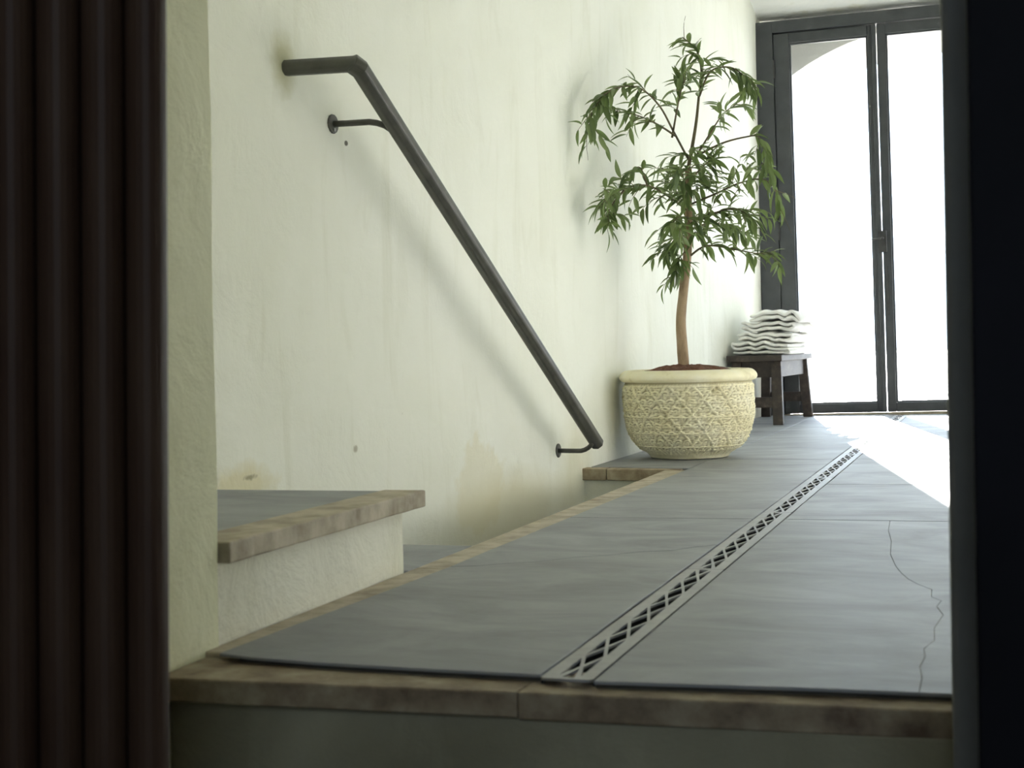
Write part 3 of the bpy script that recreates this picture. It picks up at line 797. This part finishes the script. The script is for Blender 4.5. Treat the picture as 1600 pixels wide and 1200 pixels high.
for nm, pts in TREE.items():
    c = [p-PO for p in catmull(pts)]
    curves[nm] = c; n = len(c)
    if nm == 'trunk':
        r = [0.0235-0.0105*(i/(n-1))+0.0015*nz(i*0.7, 1.1) for i in range(n)]
        r[0] = 0.029; r[1] = 0.026
        MB().tube(c, r, 14).build('trunk', M['bark'], pt, smooth=True)
    else:
        r0 = 0.0085 if nm == 'leader' else 0.0048
        MB().tube(c, [r0*(1-0.75*i/(n-1)) for i in range(n)], 7).build('branch', M['twig'], pt, smooth=True)

def leaf_mesh(i):
    rnd = random.Random(100+i); mb = MB(); n = 7; L = 1.0; W = 0.105 + 0.028*rnd.random()
    bend = -0.25 - 0.35*rnd.random(); side = (rnd.random()-0.5)*0.25
    vs = []
    for k in range(n+1):
        t = k/n; w = W*(math.sin(math.pi*t**0.85)**0.85 if 0 < t < 1 else 0.02)
        y = L*t; z = bend*t*t*0.6; x = side*t*t
        vs += [(x-w, y, z+w*0.55), (x, y, z), (x+w, y, z+w*0.55)]
    fs = []
    for k in range(n):
        a = 3*k; fs += [(a, a+1, a+4, a+3), (a+1, a+2, a+5, a+4)]
    me = bpy.data.meshes.new('leaf'); me.from_pydata(mb.v+vs, [], fs)
    for p in me.polygons: p.use_smooth = True
    me.materials.append(M['leaf']); return me
leaf_meshes = [leaf_mesh(i) for i in range(6)]
rnd = random.Random(11)
leaves = []
def put_leaf(p, d, size):
    d = d.normalized()
    yaxis = d; up = Vector((rnd.gauss(0, 0.35), rnd.gauss(0, 0.35)-0.15, 1.0)).normalized()
    x = yaxis.cross(up)
    if x.length < 1e-3: x = Vector((1, 0, 0))
    x.normalize(); z = x.cross(yaxis)
    m = Matrix((x, yaxis, z)).transposed().to_4x4()
    world_p = p + PO; tip = world_p + yaxis*size
    lim = wall_x(tip.y) + 0.03
    if tip.x < lim or tip.z > 1.715 or world_p.z > 1.705 or tip.x > -0.815: return
    leaves.append((size, Matrix.Translation(p) @ m @ Matrix.Scale(size, 4)))
DENS = {'leader': (0.50, 34), 'b1': (0.30, 46), 'b1b': (0.2, 20), 'b1c': (0.35, 18), 'b2': (0.30, 22), 'b3': (0.40, 12), 'b4': (0.45, 17),
        'b5': (0.22, 40), 'b5b': (0.3, 9), 'b5c': (0.2, 12), 'b6': (0.20, 26), 'b7': (0.15, 34), 'b7b': (0.15, 26), 'b8': (0.15, 24),
        'b9': (0.2, 20), 'b9b': (0.3, 16), 'b10': (0.2, 16), 'b11': (0.2, 18), 'b12': (0.2, 22), 'b13': (0.2, 22)}
for nm, (t0, cnt) in DENS.items():
    c = curves[nm]; n = len(c)
    for i in range(cnt):
        t = t0 + (1-t0)*((i+rnd.random()*0.8)/cnt); t = min(t, 0.999)
        if nm == 'leader' and 0.35 < t < 0.48: continue
        k = t*(n-1); a = int(k); p = c[a].lerp(c[a+1], k-a); tg = (c[a+1]-c[a]).normalized()
        ang = i*2.4 + rnd.gauss(0, 0.4)
        s = tg.cross(Vector((0, 0, 1)))
        if s.length < 0.1: s = Vector((1, 0, 0))
        s.normalize(); v = s.cross(tg)
        out = s*math.cos(ang) + v*math.sin(ang)*0.7
        d = tg*(0.75+0.3*rnd.random()) + out*(0.75+0.3*rnd.random()) + Vector((rnd.gauss(0, 0.3), rnd.gauss(0, 0.3), -0.35+rnd.gauss(0, 0.4)))
        put_leaf(p, d, (0.058+0.038*rnd.random())*(0.85 if t > 0.93 else 1.0))
def shoot(p, d, length, cnt, r=0.0016, size=1.0):
    """a thin side shoot with leaves along it"""
    d = d.normalized(); n = 6; pts = [p.copy()]
    for k in range(n):
        d = (d + Vector((rnd.gauss(0, 0.10), rnd.gauss(0, 0.10), -0.10+rnd.gauss(0, 0.08)))).normalized()
        pts.append(pts[-1]+d*length/n)
    if (pts[-1]+PO).x < wall_x((pts[-1]+PO).y)+0.05: return
    MB().tube(pts, [r*(1-0.6*k/n) for k in range(n+1)], 5).build('twig', M['twig'], pt)
    for i in range(cnt):
        t = 0.15+0.85*(i+rnd.random()*0.6)/cnt; t = min(t, 0.999); k = t*n; a = int(k)
        q = pts[a].lerp(pts[a+1], k-a); tg = (pts[a+1]-pts[a]).normalized()
        s_ = tg.cross(Vector((0, 0, 1)))
        if s_.length < 0.1: s_ = Vector((1, 0, 0))
        s_.normalize(); v = s_.cross(tg); ang = i*2.5+rnd.gauss(0, 0.5)
        dd = tg*0.9 + (s_*math.cos(ang)+v*math.sin(ang)*0.8)*(0.7+0.4*rnd.random()) + Vector((rnd.gauss(0, 0.3), rnd.gauss(0, 0.3), -0.15+rnd.gauss(0, 0.4)))
        put_leaf(q, dd, size*(0.052+0.036*rnd.random()))
SIDE = {'leader': (0.55, 6, 0.10), 'b1': (0.35, 9, 0.12), 'b1b': (0.3, 4, 0.10), 'b1c': (0.3, 5, 0.09), 'b2': (0.35, 5, 0.09), 'b3': (0.55, 3, 0.07), 'b4': (0.55, 4, 0.08),
        'b5': (0.2, 8, 0.12), 'b5c': (0.2, 3, 0.08), 'b6': (0.12, 7, 0.11), 'b7': (0.1, 9, 0.12), 'b7b': (0.1, 7, 0.12), 'b8': (0.4, 4, 0.09),
        'b9': (0.2, 6, 0.10), 'b9b': (0.3, 3, 0.08), 'b10': (0.2, 5, 0.10), 'b11': (0.15, 5, 0.10), 'b12': (0.1, 6, 0.11), 'b13': (0.1, 6, 0.11)}
for nm, (t0, cnt, ln) in SIDE.items():
    c = curves[nm]; n = len(c)
    for i in range(cnt):
        t = min(0.97, t0+(1-t0)*(i+rnd.random())/cnt); k = t*(n-1); a = int(k); p = c[a].lerp(c[a+1], k-a); tg = (c[a+1]-c[a]).normalized()
        d = tg*0.6 + Vector((rnd.gauss(0, 0.6), rnd.gauss(0, 0.6), rnd.gauss(0.1, 0.5)))
        shoot(p, d, ln*(0.7+0.6*rnd.random()), 5)
c = curves['trunk']
for i in range(22):                                     # short shoots on the upper trunk
    z = 0.86 + 0.40*rnd.random(); p = min(c, key=lambda q: abs(q.z-z)).copy(); p.z = z
    a = rnd.random()*6.28
    shoot(p, Vector((math.cos(a), math.sin(a), 0.35)), 0.08+0.07*rnd.random(), 6)
leaves.sort(key=lambda e: -e[0])
for i, (s, m) in enumerate(leaves[:300]):
    o = bpy.data.objects.new('leaf', leaf_meshes[i % 6]); col.objects.link(o); o.parent = pt; o.matrix_local = m
rest = MB(); 
for i, (s, m) in enumerate(leaves[300:]):
    src = leaf_meshes[i % 6]
    rest.add([m @ v.co for v in src.vertices], [tuple(p.vertices) for p in src.polygons])
if rest.v:
    me = bpy.data.meshes.new('small_leaves'); me.from_pydata(rest.v, [], rest.f)
    for p in me.polygons: p.use_smooth = True
    o = link('small_leaves', me, M['leaf'], pt); o['kind'] = 'stuff'

# ------------------------------------------------------------------ bench
bn = empty('wooden_bench', (-1.325, 8.78, 0.0), math.radians(-3.2))
tag(bn, 'low dark wooden bench with splayed legs against the wall by the glazed door', 'bench')
BW, BL, BT = 0.155, 0.46, 0.386         # half width, half length, top height
MB().box(-BW, BW, -BL, BL, BT-0.034, BT).build('top', M['wood'], bn, bevel=0.003)
def bleg(sx, sy):
    w, d = 0.028, 0.020
    xt, yt = sx*(BW-0.045), sy*(BL-0.075); xb, yb = sx*(BW-0.026), sy*(BL-0.015)
    q = lambda x, y, z: [(x-w, y-d, z), (x+w, y-d, z), (x+w, y+d, z), (x-w, y+d, z)]
    MB().hexa(q(xb, yb, 0.0), q(xt, yt, BT-0.034)).build('leg', M['wood'], bn, bevel=0.003)
for sx in (-1, 1):
    for sy in (-1, 1): bleg(sx, sy)
for sy in (-1, 1):
    MB().box(-BW+0.055, BW-0.055, sy*(BL-0.078)-0.010, sy*(BL-0.078)+0.010, 0.262, 0.352).build('apron', M['wood'], bn, bevel=0.002)
    MB().box(-BW+0.022, BW-0.022, sy*(BL-0.035)-0.010, sy*(BL-0.035)+0.010, 0.095, 0.153).build('stretcher', M['wood'], bn, bevel=0.002)
for sx in (-1, 1):
    MB().box(sx*(BW-0.045)-0.010, sx*(BW-0.045)+0.010, -BL+0.10, BL-0.10, 0.262, 0.352).build('apron', M['wood'], bn, bevel=0.002)

# ------------------------------------------------------------------ folded towels
def towel(name, x0, x1, y0, y1, z0, layers, th, label, seed, overhang=0.0, skew=0.0):
    """a cloth strip folded to and fro, its folded edges facing the near end; wrinkled"""
    rn = random.Random(seed); path = []
    gap = th*1.04
    for L_ in range(layers):
        z = z0 + th*0.5 + L_*gap
        a, b = x0 + th*0.55 + rn.random()*0.018, x1 - th*0.55 - rn.random()*0.022
        n = 16; seq = [a+(b-a)*i/n for i in range(n+1)]
        if L_ % 2: seq.reverse()
        for i, x in enumerate(seq): path.append((x, z))
        if L_ < layers-1:                                    # rounded fold
            xe = seq[-1]; sgn = 1 if not L_ % 2 else -1
            for k in range(1, 5):
                an = -math.pi/2 + math.pi*k/5
                path.append((xe + sgn*math.cos(an)*th*0.55, z+gap/2+math.sin(an)*gap/2))
    ny = 16; rows = []
    for j in range(ny+1):
        t = j/ny; y = y0+(y1-y0)*t
        edge = min(1.0, 6*t, 6*(1-t))
        row_t, row_b = [], []
        pp = []
        for i, (x, z) in enumerate(path):
            f = (z-z0)/(layers*gap)
            wz = 0.024*nz(x*22, y*3, (z-BT)*5.0)*min(1.0, 0.2+(z-BT)/0.09) + 0.009*nz(x*48, y*8, (z-BT)*12)*min(1.0, 0.2+(z-BT)/0.06)
            sag = -overhang*max(0.0, (x-(x1-0.045))/0.045)**2 if overhang else 0.0
            wx_ = 0.012*nz(y*5+seed, f*6.0, 2.0) + skew*(t-0.5)
            wy = 0.010*nz(x*9, f*5+seed, 4.0)*(1-2*t)
            pp.append((x+wx_, y+wy, (max(z0+th*0.48, z+wz) if z0 < BT+0.01 else z+wz) + sag))
        n = len(pp)
        for i in range(n):
            a = pp[max(i-1, 0)]; b = pp[min(i+1, n-1)]
            dx, dz = b[0]-a[0], b[2]-a[2]; l = math.hypot(dx, dz) or 1
            nx, nz_ = -dz/l, dx/l; h = th*0.47*(0.82+0.18*edge)
            row_t.append((pp[i][0]+nx*h, pp[i][1], pp[i][2]+nz_*h)); row_b.append((pp[i][0]-nx*h, pp[i][1], pp[i][2]-nz_*h))
        rows.append(row_t + list(reversed(row_b)))
    m = len(rows[0]); mb = MB()
    vs = [p for r in rows for p in r]
    fs = [(j*m+i, j*m+(i+1) % m, (j+1)*m+(i+1) % m, (j+1)*m+i) for j in range(ny) for i in range(m)]
    for base in (0, ny*m):                                      # end caps, quad strip
        for i in range(m//2-1):
            fs.append((base+i, base+i+1, base+m-2-i, base+m-1-i))
    mb.add(vs, fs)
    o = mb.build(name, M['towel'], None, smooth=True)
    s = o.modifiers.new('sub', 'SUBSURF'); s.levels = 1; s.render_levels = 1
    tag(o, label, 'towel', 'folded towels on the bench')
    return o
T0 = BT + 0.0015
towel('folded_towel', -1.490, -1.135, 8.42, 9.06, T0, 3, 0.0225, 'white folded towel at the bottom of the pile on the bench', 1, overhang=0.012, skew=0.03)
towel('folded_towel', -1.470, -1.120, 8.45, 9.05, T0+0.077, 2, 0.0235, 'white folded towel second from the bottom of the bench pile', 2, overhang=0.010, skew=0.04)
towel('folded_towel', -1.440, -1.110, 8.46, 9.04, T0+0.135, 2, 0.0235, 'white folded towel second from the top of the bench pile', 3, overhang=0.010, skew=0.05)
towel('folded_towel', -1.385, -1.085, 8.46, 9.05, T0+0.192, 2, 0.0255, 'plump white towel lying on top of the bench pile', 4, overhang=0.03, skew=0.06)

# ------------------------------------------------------------------ foreground shutter and dark door
sh = empty('fluted_shutter', (-0.893, 1.40, -0.19)); sh.rotation_euler = (0, math.radians(1.45), math.radians(40))
tag(sh, 'dark red-brown fluted wooden shutter at the left edge of the doorway', 'shutter')
PITCH = 0.0455
def reed_mesh():
    mb = MB(); n = 10; w = PITCH*0.5-0.0012; vs = []
    prof = [(-w, 0.012)] + [(-w*math.cos(math.pi*k/n), -0.020*math.sin(math.pi*k/n)**1.5) for k in range(n+1)] + [(w, 0.012)]
    for z in (0.0, 2.42): vs += [(x, y, z) for x, y in prof]
    m = len(prof); fs = [(i, (i+1) % m, m+(i+1) % m, m+i) for i in range(m)] + [tuple(reversed(range(m))), tuple(range(m, 2*m))]
    mb.add(vs, fs); me = mb.mesh('slat'); me.materials.append(M['shutter']); return me
rm = reed_mesh()
for k in range(14):
    o = bpy.data.objects.new('slat', rm); col.objects.link(o); o.parent = sh
    o.location = (-k*PITCH, 0, 0.012)
MB().box(-14*PITCH+0.02, PITCH*0.5, 0.012, 0.034, 0.012, 2.432).build('backing_board', M['shutter'], sh)
post = MB().box(-0.071, -0.036, 1.80, 1.879, -0.19, 2.25).build('trim_4', M['post'], bevel=0.008)
tag(post, 'narrow grey door post between the passage and the black door', 'door post', kind='structure')
d2 = empty('door_2', (-0.034, 1.50, -0.185)); d2.rotation_euler = (0, 0, math.radians(-6))
tag(d2, 'black door leaf standing open at the right edge of the picture', 'door', kind='structure')
MB().box(0, 0.80, 0, 0.045, 0.0, 2.40).build('leaf_panel', M['black_door'], d2, bevel=0.006)
MB().box(0.0, 0.09, -0.012, 0.0, 0.0, 2.40).build('stile', M['black_door'], d2, bevel=0.004)
